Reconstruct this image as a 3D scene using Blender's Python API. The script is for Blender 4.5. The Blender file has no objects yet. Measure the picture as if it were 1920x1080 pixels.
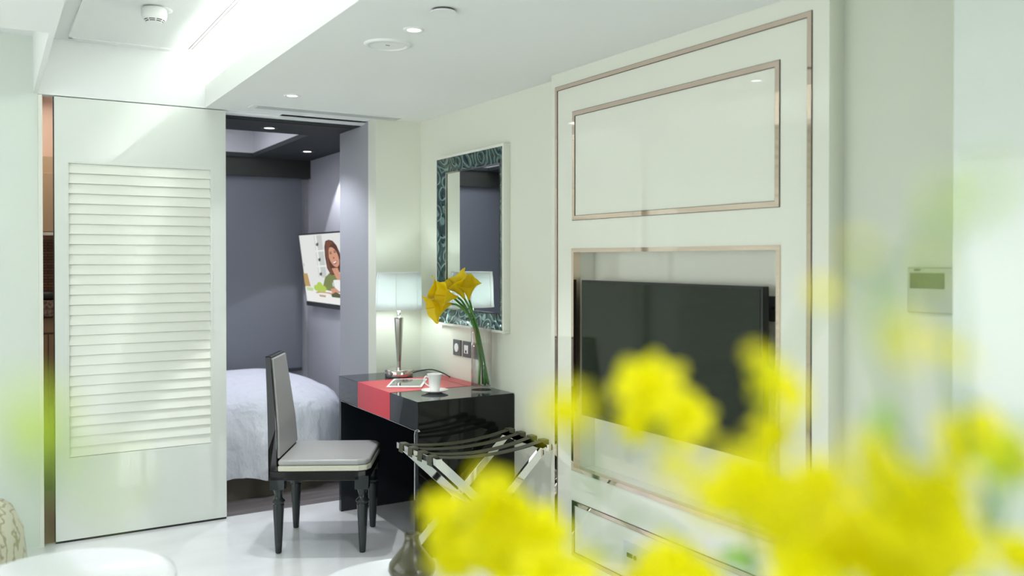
import bpy, bmesh, math, random
from mathutils import Vector, Matrix
random.seed(7)
SC = bpy.context.scene
COL = SC.collection
R = math.radians

# ---------------------------------------------------------------- camera, world, lights, exposure
cam_d = bpy.data.cameras.new('camera')
cam = bpy.data.objects.new('camera', cam_d); COL.objects.link(cam)
cam_d.sensor_width = 36.0
cam_d.lens = 36.0 * 1630.0 / 1920.0
cam.location = (0, 0, 1.41)
cam.rotation_euler = (R(90 - 0.5), 0, R(-31.0))
cam_d.shift_y = -(540 - 499.225) / 1920.0
cam_d.clip_start = 0.02
cam_d.dof.use_dof = True
cam_d.dof.focus_distance = 3.9
cam_d.dof.aperture_fstop = 2.1
SC.camera = cam
SC.view_settings.view_transform = 'Standard'
SC.view_settings.look = 'None'
SC.view_settings.gamma = 1.0
SC.view_settings.exposure = 1.08
SC.view_settings.use_curve_mapping = False

world = bpy.data.worlds.new('daylight'); SC.world = world
world.use_nodes = True
world.node_tree.nodes['Background'].inputs[0].default_value = (0.80, 0.90, 1.0, 1)
world.node_tree.nodes['Background'].inputs[1].default_value = 0.7

def area(name, loc, rot, sx, sy, power, color=(1, 1, 1), spread=180):
    l = bpy.data.lights.new(name, 'AREA'); l.shape = 'RECTANGLE'; l.size = sx; l.size_y = sy
    l.energy = power; l.color = color; l.spread = R(spread)
    o = bpy.data.objects.new(name, l); COL.objects.link(o)
    o.location = loc; o.rotation_euler = rot
    return o
def spot(name, loc, power, angle=70, blend=0.35, color=(1, 1, 1), rot=(0, 0, 0), size=0.02):
    l = bpy.data.lights.new(name, 'SPOT'); l.energy = power; l.spot_size = R(angle); l.spot_blend = blend
    l.color = color; l.shadow_soft_size = size
    o = bpy.data.objects.new(name, l); COL.objects.link(o); o.location = loc; o.rotation_euler = rot
    return o
# daylight entering by the big side window and by the narrow window behind the camera
area('daylight_side', (-1.86, 2.45, 1.25), (0, R(-90), 0), 1.8, 3.7, 17, (0.98, 1.0, 0.95))
area('daylight_back', (1.60, -2.36, 1.3), (R(90), 0, 0), 0.5, 1.8, 14, (0.93, 0.98, 1.0))
# downlights, and an added fill spot above the flowers
spot('downlight_over_chair', (1.283, 4.24, 2.19), 24, 58, 0.15, (0.97, 0.98, 1.0))
spot('downlight_mid', (1.28, 2.80, 2.19), 16, 95, 0.4, (0.97, 0.98, 1.0))
spot('downlight_near', (1.28, 1.2, 2.19), 9, 110, 0.5, (0.97, 0.98, 1.0))
spot('fill_over_flowers', (0.16, -0.05, 2.19), 9, 75, 0.6, (1.0, 0.99, 0.96), rot=(R(8), R(-9), 0))  # added out of view to brighten the flowers, no fitting in the ceiling
spot('downlight_bed_wall', (2.07, 6.09, 2.18), 11, 80, 0.06, (0.86, 0.88, 1.0))
spot('downlight_bed_back', (1.6, 6.0, 2.17), 2, 75, 0.3, (0.86, 0.88, 1.0))
spot('downlight_bed_front', (1.451, 5.26, 2.17), 14, 130, 0.5, (0.86, 0.88, 1.0))
area('bed_tray_light', (0.9, 6.1, 2.42), (0, 0, 0), 1.2, 1.0, 5, (0.88, 0.90, 1.0))
area('kitchen_light', (0.1, 5.6, 2.38), (0, 0, 0), 0.8, 0.8, 3.5, (1.0, 0.93, 0.85))

# ---------------------------------------------------------------- materials
def mat(name, color, rough=0.5, metal=0.0, spec=0.5, coat=0.0, trans=0.0, ior=1.45, emit=None, es=0.0,
        noise=None, bump=None):
    m = bpy.data.materials.new(name); m.use_nodes = True
    nt = m.node_tree; b = nt.nodes['Principled BSDF']
    b.inputs['Base Color'].default_value = (*color, 1)
    b.inputs['Roughness'].default_value = rough
    b.inputs['Metallic'].default_value = metal
    b.inputs['Specular IOR Level'].default_value = spec
    b.inputs['Coat Weight'].default_value = coat
    b.inputs['Coat Roughness'].default_value = 0.03
    b.inputs['Transmission Weight'].default_value = trans
    b.inputs['IOR'].default_value = ior
    if emit:
        b.inputs['Emission Color'].default_value = (*emit, 1); b.inputs['Emission Strength'].default_value = es
    if noise:   # (scale xyz, color2, contrast lo, hi)
        sc, c2, lo, hi = noise
        tc = nt.nodes.new('ShaderNodeTexCoord'); mp = nt.nodes.new('ShaderNodeMapping')
        mp.inputs['Scale'].default_value = sc
        nz = nt.nodes.new('ShaderNodeTexNoise'); nz.inputs['Scale'].default_value = 1.0; nz.inputs['Detail'].default_value = 6
        nz.inputs['Distortion'].default_value = 0.6
        rp = nt.nodes.new('ShaderNodeValToRGB')
        rp.color_ramp.elements[0].position = lo; rp.color_ramp.elements[0].color = (*color, 1)
        rp.color_ramp.elements[1].position = hi; rp.color_ramp.elements[1].color = (*c2, 1)
        nt.links.new(tc.outputs['Object'], mp.inputs[0]); nt.links.new(mp.outputs[0], nz.inputs[0])
        nt.links.new(nz.outputs[0], rp.inputs[0]); nt.links.new(rp.outputs[0], b.inputs['Base Color'])
    if bump:    # (scale xyz, strength, distance)
        sc, st, di = bump
        tc = nt.nodes.new('ShaderNodeTexCoord'); mp = nt.nodes.new('ShaderNodeMapping')
        mp.inputs['Scale'].default_value = sc
        nz = nt.nodes.new('ShaderNodeTexNoise'); nz.inputs['Scale'].default_value = 1.0; nz.inputs['Detail'].default_value = 4
        bp = nt.nodes.new('ShaderNodeBump'); bp.inputs['Strength'].default_value = st; bp.inputs['Distance'].default_value = di
        nt.links.new(tc.outputs['Object'], mp.inputs[0]); nt.links.new(mp.outputs[0], nz.inputs[0])
        nt.links.new(nz.outputs[0], bp.inputs['Height']); nt.links.new(bp.outputs[0], b.inputs['Normal'])
    return m

M = {}
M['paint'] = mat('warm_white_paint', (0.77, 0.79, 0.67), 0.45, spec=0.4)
M['ceil'] = mat('ceiling_paint', (0.84, 0.86, 0.82), 0.7, spec=0.2)
M['tray'] = mat('tray_white_paint', (0.85, 0.87, 0.85), 0.7, spec=0.2)
M['dimmedwall'] = mat('dimmed_wall_paint', (0.64, 0.68, 0.56), 0.45, spec=0.4)  # right wall paint darkened, so the thermostat stretch looks more weakly lit
M['lacquer'] = mat('cream_lacquer', (0.79, 0.80, 0.69), 0.25, coat=0.9)
M['lacquer'].node_tree.nodes['Principled BSDF'].inputs['Coat IOR'].default_value = 1.9
M['doorlac'] = mat('white_lacquer', (0.73, 0.77, 0.71), 0.22, coat=0.6)
M['endlac'] = mat('pale_lacquer', (0.72, 0.78, 0.70), 0.2, coat=0.6)
M['louvre'] = mat('louvre_lacquer', (0.88, 0.90, 0.81), 0.22, coat=0.5)
M['rose'] = mat('bronze_mirror_trim', (0.78, 0.64, 0.55), 0.05, metal=1.0)
M['darkedge'] = mat('dark_bronze_edge', (0.08, 0.06, 0.05), 0.3, metal=0.6)
M['chrome'] = mat('chrome', (0.86, 0.86, 0.84), 0.06, metal=1.0)
M['nickel'] = mat('dark_nickel', (0.42, 0.41, 0.38), 0.12, metal=1.0)
M['black'] = mat('black_lacquer', (0.006, 0.007, 0.006), 0.06, spec=0.4)
M['legs'] = mat('glossy_black_lacquer', (0.018, 0.025, 0.025), 0.04, spec=0.55)
M['slate'] = mat('slate_lacquer', (0.020, 0.024, 0.030), 0.06, spec=0.55)
M['red'] = mat('coral_red_lacquer', (0.60, 0.045, 0.065), 0.3, spec=0.35)
M['marble'] = mat('white_marble', (0.86, 0.87, 0.88), 0.12, coat=0.4, noise=((1.2, 2.2, 1), (0.68, 0.71, 0.73), 0.45, 0.78))
M['wood'] = mat('dark_wood_floor', (0.13, 0.115, 0.115), 0.4, noise=((1.5, 14, 1), (0.23, 0.21, 0.21), 0.35, 0.7))
M['brownfloor'] = mat('brown_floor_tile', (0.42, 0.27, 0.20), 0.35)
M['bedwall'] = mat('lavender_grey_paint', (0.62, 0.62, 0.65), 0.6, spec=0.3)
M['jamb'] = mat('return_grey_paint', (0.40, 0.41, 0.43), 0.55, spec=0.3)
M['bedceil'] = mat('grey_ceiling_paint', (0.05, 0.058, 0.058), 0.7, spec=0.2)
M['bedtray'] = mat('pale_tray_paint', (0.66, 0.66, 0.67), 0.7, spec=0.2)
M['blind'] = mat('grey_roller_fabric', (0.22, 0.235, 0.265), 0.8, spec=0.2)
M['pelmet'] = mat('olive_pelmet_paint', (0.045, 0.05, 0.042), 0.6)
M['greymetal'] = mat('grey_metal', (0.09, 0.10, 0.10), 0.4, metal=0.5)
M['duvet'] = mat('white_cotton', (0.80, 0.83, 0.89), 0.75, spec=0.2, bump=((7, 7, 4), 0.9, 0.06))
M['bedbase'] = mat('brown_bed_base', (0.13, 0.115, 0.085), 0.6)
M['seat'] = mat('silver_grey_leather', (0.38, 0.39, 0.38), 0.35, spec=0.4)
M['seatband'] = mat('cream_piping', (0.62, 0.62, 0.50), 0.4)
M['mirror'] = mat('mirror_glass', (0.90, 0.93, 0.92), 0.01, metal=1.0)
M['ivory'] = mat('ivory_lacquer', (0.78, 0.79, 0.70), 0.35)
M['white'] = mat('white_plastic', (0.85, 0.86, 0.83), 0.4)
M['porcelain'] = mat('white_porcelain', (0.86, 0.86, 0.83), 0.12, coat=0.5)
M['slot'] = mat('dark_slot', (0.03, 0.03, 0.03), 0.7)
M['ventgrey'] = mat('vent_grille', (0.52, 0.56, 0.53), 0.5)
M['socket'] = mat('gunmetal_plate', (0.17, 0.17, 0.18), 0.3, metal=0.6)
M['cable'] = mat('black_cable', (0.015, 0.015, 0.018), 0.5)
M['strap'] = mat('olive_strap', (0.065, 0.065, 0.038), 0.5)
M['bezel'] = mat('black_plastic', (0.02, 0.022, 0.02), 0.3)
M['screen'] = mat('dark_screen', (0.010, 0.016, 0.008), 0.07, spec=0.5)
M['table'] = mat('white_table_top', (0.86, 0.87, 0.90), 0.25, coat=0.4)
M['olive'] = mat('olive_glazed_ceramic', (0.060, 0.055, 0.022), 0.25, coat=0.6)
M['stem'] = mat('green_stem', (0.10, 0.30, 0.035), 0.4)
M['stemdark'] = mat('dark_green_stem', (0.05, 0.17, 0.03), 0.4)
M['crystal'] = mat('smoky_crystal', (0.55, 0.50, 0.46), 0.03, metal=0.85)
M['cupboard'] = mat('tan_laminate', (0.46, 0.33, 0.20), 0.4)
M['peach'] = mat('peach_paint', (0.60, 0.43, 0.33), 0.5)
M['taupe'] = mat('taupe_laminate', (0.42, 0.30, 0.20), 0.4)
M['granite'] = mat('speckled_granite', (0.36, 0.27, 0.22), 0.3, noise=((60, 60, 60), (0.12, 0.09, 0.07), 0.4, 0.6))
M['led'] = mat('cove_led', (1, 1, 1), 0.5, emit=(0.97, 1.0, 0.98), es=25)
M['lampdisc'] = mat('downlight_lens', (1, 1, 1), 0.5, emit=(0.95, 0.96, 1.0), es=3.0)
M['thermo'] = mat('thermostat_glass', (0.42, 0.45, 0.33), 0.2, coat=0.3)
M['lcd'] = mat('thermostat_display', (0.12, 0.14, 0.07), 0.2)
M['ink'] = mat('dark_ink', (0.10, 0.11, 0.08), 0.6)
M['plateface'] = mat('pale_media_plate', (0.60, 0.64, 0.60), 0.3)
M['tablet_screen'] = mat('tablet_glass', (0.10, 0.12, 0.12), 0.03, coat=1.0, spec=0.8)
M['headboard'] = mat('white_leather', (0.72, 0.76, 0.74), 0.4)
M['coffee'] = mat('dark_table_base', (0.35, 0.35, 0.34), 0.3, metal=0.8)

def mix_translucent(name, color, tcol, fac, rough=0.5):
    m = bpy.data.materials.new(name); m.use_nodes = True; nt = m.node_tree
    out = nt.nodes['Material Output']; b = nt.nodes['Principled BSDF']
    b.inputs['Base Color'].default_value = (*color, 1); b.inputs['Roughness'].default_value = rough
    t = nt.nodes.new('ShaderNodeBsdfTranslucent'); t.inputs[0].default_value = (*tcol, 1)
    mx = nt.nodes.new('ShaderNodeMixShader'); mx.inputs[0].default_value = fac
    nt.links.new(b.outputs[0], mx.inputs[1]); nt.links.new(t.outputs[0], mx.inputs[2]); nt.links.new(mx.outputs[0], out.inputs[0])
    return m
def thin_glass(name, tint, refl):
    m = bpy.data.materials.new(name); m.use_nodes = True; nt = m.node_tree; nt.nodes.remove(nt.nodes['Principled BSDF'])
    out = nt.nodes['Material Output']; t = nt.nodes.new('ShaderNodeBsdfTransparent'); t.inputs[0].default_value = (*tint, 1)
    g = nt.nodes.new('ShaderNodeBsdfGlossy'); g.inputs['Roughness'].default_value = 0.01
    lw = nt.nodes.new('ShaderNodeLayerWeight'); lw.inputs[0].default_value = 0.25
    pw = nt.nodes.new('ShaderNodeMath'); pw.operation = 'POWER'; pw.inputs[1].default_value = 1.4
    mu = nt.nodes.new('ShaderNodeMath'); mu.operation = 'MULTIPLY_ADD'; mu.inputs[1].default_value = refl; mu.inputs[2].default_value = 0.04
    mx = nt.nodes.new('ShaderNodeMixShader')
    nt.links.new(lw.outputs['Facing'], pw.inputs[0]); nt.links.new(pw.outputs[0], mu.inputs[0]); nt.links.new(mu.outputs[0], mx.inputs[0])
    nt.links.new(t.outputs[0], mx.inputs[1]); nt.links.new(g.outputs[0], mx.inputs[2]); nt.links.new(mx.outputs[0], out.inputs[0])
    return m
M['glass'] = thin_glass('clear_glass', (0.985, 0.995, 0.99), 0.8)
M['water'] = thin_glass('clear_water', (0.975, 0.995, 0.98), 0.3)
M['shade'] = mix_translucent('white_pleated_shade', (0.80, 0.83, 0.81), (0.75, 0.80, 0.78), 0.3, 0.8)
M['petal'] = mix_translucent('yellow_petal', (0.95, 0.90, 0.0), (0.97, 0.92, 0.0), 0.5)
M['calla'] = mix_translucent('golden_calla_petal', (0.94, 0.74, 0.005), (0.95, 0.80, 0.0), 0.4)
M['leaf'] = mix_translucent('light_green_leaf', (0.30, 0.55, 0.06), (0.40, 0.68, 0.08), 0.45)
M['bud'] = mix_translucent('yellow_green_bud', (0.58, 0.75, 0.05), (0.6, 0.8, 0.05), 0.4)

def relief_wall():
    m = mat('rippled_relief_panel', (0.74, 0.78, 0.68), 0.3, coat=0.4)
    nt = m.node_tree; b = nt.nodes['Principled BSDF']
    tc = nt.nodes.new('ShaderNodeTexCoord'); w = nt.nodes.new('ShaderNodeTexWave'); w.bands_direction = 'Z'
    w.inputs['Scale'].default_value = 4.2; w.inputs['Distortion'].default_value = 3.0; w.inputs['Detail'].default_value = 1
    w.inputs['Detail Scale'].default_value = 0.7
    bp = nt.nodes.new('ShaderNodeBump'); bp.inputs['Strength'].default_value = 1.0; bp.inputs['Distance'].default_value = 0.02
    nt.links.new(tc.outputs['Object'], w.inputs[0]); nt.links.new(w.outputs[1], bp.inputs['Height']); nt.links.new(bp.outputs[0], b.inputs['Normal'])
    return m
M['relief'] = relief_wall()

def swirl_glass():
    m = mat('teal_swirl_glass', (0.07, 0.13, 0.12), 0.12, metal=0.75, coat=0.6)
    nt = m.node_tree; b = nt.nodes['Principled BSDF']
    tc = nt.nodes.new('ShaderNodeTexCoord'); mp = nt.nodes.new('ShaderNodeMapping'); mp.inputs['Scale'].default_value = (1, 1, 1)
    v = nt.nodes.new('ShaderNodeTexVoronoi'); v.inputs['Scale'].default_value = 10; v.inputs['Randomness'].default_value = 0.8
    nz = nt.nodes.new('ShaderNodeTexNoise'); nz.inputs['Scale'].default_value = 9; nz.inputs['Detail'].default_value = 0
    ad = nt.nodes.new('ShaderNodeMath'); ad.operation = 'MULTIPLY_ADD'; ad.inputs[1].default_value = 0.5
    mu = nt.nodes.new('ShaderNodeMath'); mu.operation = 'MULTIPLY'; mu.inputs[1].default_value = 26
    si = nt.nodes.new('ShaderNodeMath'); si.operation = 'SINE'
    rp = nt.nodes.new('ShaderNodeValToRGB')
    rp.color_ramp.elements[0].position = 0.62; rp.color_ramp.elements[0].color = (0.03, 0.075, 0.07, 1)
    rp.color_ramp.elements[1].position = 0.80; rp.color_ramp.elements[1].color = (0.24, 0.38, 0.35, 1)
    bp = nt.nodes.new('ShaderNodeBump'); bp.inputs['Strength'].default_value = 0.6; bp.inputs['Distance'].default_value = 0.004
    L = nt.links.new
    L(tc.outputs['Object'], mp.inputs[0]); L(mp.outputs[0], v.inputs[0]); L(mp.outputs[0], nz.inputs[0])
    L(nz.outputs[0], ad.inputs[0]); L(v.outputs['Distance'], ad.inputs[2]); L(ad.outputs[0], mu.inputs[0]); L(mu.outputs[0], si.inputs[0])
    L(si.outputs[0], rp.inputs[0]); L(rp.outputs[0], b.inputs['Base Color']); L(si.outputs[0], bp.inputs['Height']); L(bp.outputs[0], b.inputs['Normal'])
    return m
M['swirl'] = swirl_glass()

def streak_fabric():
    m = mat('cream_brocade', (0.62, 0.60, 0.47), 0.6)
    nt = m.node_tree; b = nt.nodes['Principled BSDF']
    tc = nt.nodes.new('ShaderNodeTexCoord'); w = nt.nodes.new('ShaderNodeTexWave'); w.bands_direction = 'X'
    w.inputs['Scale'].default_value = 11; w.inputs['Distortion'].default_value = 7; w.inputs['Detail'].default_value = 4
    w.inputs['Detail Scale'].default_value = 1.6
    rp = nt.nodes.new('ShaderNodeValToRGB')
    rp.color_ramp.elements[0].position = 0.06; rp.color_ramp.elements[0].color = (0.34, 0.30, 0.18, 1)
    rp.color_ramp.elements[1].position = 0.16; rp.color_ramp.elements[1].color = (0.62, 0.60, 0.47, 1)
    nt.links.new(tc.outputs['Object'], w.inputs[0]); nt.links.new(w.outputs[1], rp.inputs[0]); nt.links.new(rp.outputs[0], b.inputs['Base Color'])
    return m
M['brocade'] = streak_fabric()

def brick_tile():
    m = mat('brown_stacked_tile', (0.35, 0.2, 0.12), 0.35)
    nt = m.node_tree; b = nt.nodes['Principled BSDF']
    tc = nt.nodes.new('ShaderNodeTexCoord'); sp = nt.nodes.new('ShaderNodeSeparateXYZ')
    cb = nt.nodes.new('ShaderNodeCombineXYZ'); br = nt.nodes.new('ShaderNodeTexBrick')
    br.inputs['Scale'].default_value = 1.0; br.inputs['Brick Width'].default_value = 0.16; br.inputs['Row Height'].default_value = 0.018
    br.inputs['Mortar Size'].default_value = 0.002
    br.inputs['Color1'].default_value = (0.45, 0.25, 0.14, 1); br.inputs['Color2'].default_value = (0.30, 0.15, 0.09, 1); br.inputs['Mortar'].default_value = (0.08, 0.045, 0.03, 1)
    L = nt.links.new
    L(tc.outputs['Object'], sp.inputs[0]); L(sp.outputs[0], cb.inputs[0]); L(sp.outputs[2], cb.inputs[1]); L(cb.outputs[0], br.inputs[0]); L(br.outputs[0], b.inputs['Base Color'])
    return m
M['tile'] = brick_tile()

# ---------------------------------------------------------------- mesh helpers
def BM(): return bmesh.new()
def box(bm, a, b, mi=0):
    x0, y0, z0 = a; x1, y1, z1 = b
    v = [bm.verts.new(p) for p in ((x0,y0,z0),(x1,y0,z0),(x1,y1,z0),(x0,y1,z0),(x0,y0,z1),(x1,y0,z1),(x1,y1,z1),(x0,y1,z1))]
    for f in ((3,2,1,0),(4,5,6,7),(0,1,5,4),(1,2,6,5),(2,3,7,6),(3,0,4,7)):
        q = bm.faces.new([v[i] for i in f]); q.material_index = mi
    return v
def prism(bm, poly, axis, a, b, mi=0):
    """poly of 2D points swept along axis from a to b. axis 'x': (y,z); 'y': (x,z); 'z': (x,y)"""
    def P(u, w, t): return {'x': (t, u, w), 'y': (u, t, w), 'z': (u, w, t)}[axis]
    A = [bm.verts.new(P(u, w, a)) for u, w in poly]; B = [bm.verts.new(P(u, w, b)) for u, w in poly]
    n = len(poly)
    for i in range(n):
        bm.faces.new((A[i], A[(i+1) % n], B[(i+1) % n], B[i])).material_index = mi
    bm.faces.new(A[::-1]).material_index = mi; bm.faces.new(B).material_index = mi
def beam(bm, p, q, w, h, up=(0, 0, 1), mi=0):
    p = Vector(p); q = Vector(q); d = (q - p).normalized(); s = d.cross(Vector(up)).normalized(); u = s.cross(d)
    vs = []
    for c in (p, q):
        for a, b in ((-1,-1),(1,-1),(1,1),(-1,1)): vs.append(bm.verts.new(c + s*a*w/2 + u*b*h/2))
    for f in ((0,1,2,3),(7,6,5,4),(0,4,5,1),(1,5,6,2),(2,6,7,3),(3,7,4,0)):
        bm.faces.new([vs[i] for i in f]).material_index = mi
def lathe(bm, prof, cx=0, cy=0, n=32, cap0=True, cap1=True, mi=0, smooth=True, sx=1, sy=1):
    rings = []
    for r, z in prof:
        rings.append([bm.verts.new((cx + sx*r*math.cos(2*math.pi*i/n), cy + sy*r*math.sin(2*math.pi*i/n), z)) for i in range(n)])
    for a, b in zip(rings, rings[1:]):
        for i in range(n):
            f = bm.faces.new((a[i], a[(i+1) % n], b[(i+1) % n], b[i])); f.smooth = smooth; f.material_index = mi
    if cap0: bm.faces.new(rings[0][::-1]).material_index = mi
    if cap1: bm.faces.new(rings[-1]).material_index = mi
def tube(bm, pts, r, n=8, mi=0, r1=None):
    pts = [Vector(p) for p in pts]; rings = []; prev = None
    for i, p in enumerate(pts):
        d = (pts[min(i+1, len(pts)-1)] - pts[max(i-1, 0)]).normalized()
        if prev is None:
            s = d.cross(Vector((0.13, 0.21, 1))).normalized()
            if s.length < .1: s = Vector((1, 0, 0))
        else: s = (prev - d*prev.dot(d)).normalized()
        prev = s; u = d.cross(s); rr = r if r1 is None else r + (r1-r)*i/(len(pts)-1)
        rings.append([bm.verts.new(p + (s*math.cos(2*math.pi*k/n) + u*math.sin(2*math.pi*k/n))*rr) for k in range(n)])
    for a, b in zip(rings, rings[1:]):
        for i in range(n):
            f = bm.faces.new((a[i], a[(i+1) % n], b[(i+1) % n], b[i])); f.smooth = True; f.material_index = mi
    bm.faces.new(rings[0][::-1]).material_index = mi; bm.faces.new(rings[-1]).material_index = mi
def curve(pts, n=16):
    """Catmull-Rom through points"""
    P = [Vector(p) for p in pts]; P = [P[0]*2 - P[1]] + P + [P[-1]*2 - P[-2]]; out = []
    for i in range(1, len(P)-2):
        for k in range(n):
            t = k/n; a, b, c, d = P[i-1:i+3]
            out.append(0.5*((2*b) + (c-a)*t + (2*a-5*b+4*c-d)*t*t + (3*b-a-3*c+d)*t**3))
    out.append(P[-2]); return out
def obj(name, bm, mats, parent=None, bevel=0, seg=2, smooth=False, fix=True):
    bmesh.ops.remove_doubles(bm, verts=bm.verts[:], dist=1e-7)
    if fix: bmesh.ops.recalc_face_normals(bm, faces=bm.faces[:])
    me = bpy.data.meshes.new(name); bm.to_mesh(me); bm.free()
    o = bpy.data.objects.new(name, me); COL.objects.link(o)
    for m in (mats if isinstance(mats, (list, tuple)) else [mats]): me.materials.append(M[m] if isinstance(m, str) else m)
    if smooth:
        for p in me.polygons: p.use_smooth = True
    if bevel:
        md = o.modifiers.new('bevel', 'BEVEL'); md.width = bevel; md.segments = seg; md.limit_method = 'ANGLE'; md.angle_limit = R(40)
    if parent: o.parent = parent
    return o
def thing(name, label, cat, loc=(0, 0, 0), rz=0, group=None):
    o = bpy.data.objects.new(name, None); COL.objects.link(o); o.location = loc; o.rotation_euler = (0, 0, rz)
    o.empty_display_size = 0.1
    o['label'] = label; o['category'] = cat
    if group: o['group'] = group
    return o
def tag(o, label, cat, group=None):
    o['label'] = label; o['category'] = cat
    if group: o['group'] = group
    return o
def struct(name, bm, m, parent=None, label=None, **k):
    o = obj(name, bm, m, parent, **k)
    if not parent: o['kind'] = 'structure'
    if label: o['label'] = label
    return o
def bx(name, a, b, m, parent=None, bevel=0, **k):
    bm = BM(); box(bm, a, b); return obj(name, bm, m, parent, bevel, **k)
def sbx(name, boxes, m, label=None, **k):
    bm = BM()
    for a, b in boxes: box(bm, a, b)
    return struct(name, bm, m, label=label, **k)

# ---------------------------------------------------------------- the setting
ZC, ZT = 2.215, 2.49
sbx('floor', [((-1.9, -2.4, -0.06), (2.5, 4.86, 0))], 'marble', 'glossy white marble floor of the living room')
sbx('floor', [((0.42, 4.86, -0.06), (2.5, 7.0, 0))], 'wood', 'dark grey-brown wooden floor of the bedroom')
sbx('floor', [((-0.7, 4.86, -0.06), (0.42, 6.4, 0))], 'brownfloor', 'brown floor of the kitchenette')
# right wall, deeper behind the panelled unit (its niche needs room)
sbx('wall_right', [((2.19, 3.187, 0), (2.5, 4.69, 2.6)), ((2.25, 1.72, 0), (2.5, 3.187, 2.6))], 'paint')
sbx('wall_right', [((2.19, 1.305, 0), (2.5, 1.72, 2.6))], 'dimmedwall', 'right wall strip carrying the thermostat, dimmer light put into its colour')
sbx('wall_right', [((2.08, -2.4, 0), (2.5, 1.305, 2.6))], 'endlac', 'pale wall pier standing out at the right edge')
sbx('wall_end', [((1.906, 4.69, 0), (2.5, 4.81, 2.6))], 'paint', 'short wall with the doorway edge behind the table lamp')
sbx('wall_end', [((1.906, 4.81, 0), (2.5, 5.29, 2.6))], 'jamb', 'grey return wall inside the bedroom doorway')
sbx('wall_left', [((-1.9, 4.3, 0), (-1.8, 4.9, 2.6)), ((-1.9, -2.4, 0), (-1.8, 0.6, 2.6)), ((-1.9, 0.6, 0), (-1.8, 4.3, 0.35)), ((-1.9, 0.6, 2.15), (-1.8, 4.3, 2.6))], 'paint')
w = sbx('window_1', [((-1.87, 0.6, 0.35), (-1.83, 4.3, 0.40)), ((-1.87, 0.6, 2.10), (-1.83, 4.3, 2.15)), ((-1.87, 0.6, 0.40), (-1.83, 0.65, 2.10)),
               ((-1.87, 4.25, 0.40), (-1.83, 4.3, 2.10)), ((-1.87, 2.42, 0.40), (-1.83, 2.47, 2.10))], 'white', 'white-framed side window')
sbx('wall_back', [((-1.9, -2.4, 0), (1.35, -2.3, 2.6)), ((1.85, -2.4, 0), (2.5, -2.3, 2.6)), ((1.35, -2.4, 0), (1.85, -2.3, 0.4)), ((1.35, -2.4, 2.15), (1.85, -2.3, 2.6))], 'paint')
sbx('window_2', [((1.35, -2.37, 0.4), (1.85, -2.33, 0.44)), ((1.35, -2.37, 2.11), (1.85, -2.33, 2.15)), ((1.35, -2.37, 0.44), (1.39, -2.33, 2.11)), ((1.81, -2.37, 0.44), (1.85, -2.33, 2.11))], 'white', 'narrow white window behind the viewer')
sbx('wall_end', [((-0.05, 4.823, 0), (0.205, 4.9, 2.6))], 'endlac', 'glossy pale green wall panel left of the sliding door')
sbx('wall_end', [((-1.9, 4.823, 0), (-0.05, 4.9, 2.6))], 'relief', 'rippled relief wall further left')
sbx('trim_1', [((0.205, 4.812, 0), (0.223, 4.9, 2.209))], 'ivory', 'slim pale door jamb beside the gap')
# ceilings
sbx('ceiling', [((1.01, -2.4, ZC), (2.5, 4.86, ZC + 0.03)), ((0.99, -2.4, ZC), (1.01, 4.823, 2.335)), ((-1.9, -2.4, ZC), (0.185, 3.515, ZC + 0.03)),
                ((0.185, -2.4, ZC), (0.205, 4.823, ZT + 0.01)), ((-1.9, 3.495, ZC + 0.03), (0.185, 3.515, ZT + 0.01)), ((0.205, -2.4, ZC), (0.99, -1.2, ZC + 0.03))],
    'ceil', 'lowered ceiling around the lit tray')
sbx('ceiling', [((-1.9, -2.4, ZT), (1.40, 4.86, ZT + 0.05)), ((1.38, -2.4, ZC + 0.03), (1.40, 4.86, ZT))], 'tray', 'raised white tray ceiling washed by the hidden light')
sbx('wall_end', [((0.205, 4.823, ZC - 0.002), (1.40, 4.90, ZT)), ((1.40, 4.823, ZC + 0.0), (2.5, 4.86, 2.6)), ((0.3, 4.865, 2.204), (1.906, 4.93, ZC - 0.002))], 'tray', 'white fascia above the sliding door')
sbx('trim_2', [((0.34, -1.0, ZT - 0.008), (0.86, 4.71, ZT))], 'tray', 'shallow raised panel on the tray ceiling')
sbx('trim_3', [((0.332, -1.0, ZT - 0.013), (0.348, 4.725, ZT)), ((0.332, 4.705, ZT - 0.013), (0.86, 4.725, ZT))], 'tray', 'thin moulding round the raised ceiling panel')
led = sbx('trim_4', [((1.10, -1.0, 2.25), (1.14, 4.6, 2.262)), ((1.10, -1.0, 2.245), (1.14, 4.6, 2.25))], 'led', 'hidden light strip in the ceiling cove')

# bedroom shell
sbx('wall_bedroom_right', [((2.225, 5.29, 0), (2.5, 7.0, 2.6))], 'bedwall')
sbx('wall_bedroom_back', [((0.0, 6.95, 0), (2.5, 7.05, 2.6))], 'bedwall')
sbx('wall_bedroom_left', [((0.42, 4.9, 0), (0.46, 6.36, 2.6)), ((-0.1, 6.36, 0), (0.46, 6.40, 2.6)), ((-0.1, 6.40, 0), (-0.06, 6.95, 2.6))], 'bedwall')
zb = 2.2
sbx('ceiling', [((0.42, 4.93, zb), (2.5, 5.45, zb+0.03)), ((1.755, 5.45, zb), (2.5, 6.83, zb+0.03)), ((-0.1, 6.83, zb), (2.5, 7.0, zb+0.03)), ((-0.1, 6.4, zb), (0.5, 6.83, zb+0.03))],
    'bedceil', 'dark grey bedroom ceiling border')
sbx('ceiling', [((1.757, 5.43, zb+0.03), (1.775, 6.85, 2.48)), ((0.40, 6.832, zb+0.03), (1.775, 6.85, 2.48)), ((0.40, 5.43, zb+0.03), (1.775, 5.449, 2.48)), ((0.40, 5.43, 2.46), (1.775, 6.85, 2.5))],
    'bedtray', 'pale recessed tray of the bedroom ceiling')
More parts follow.
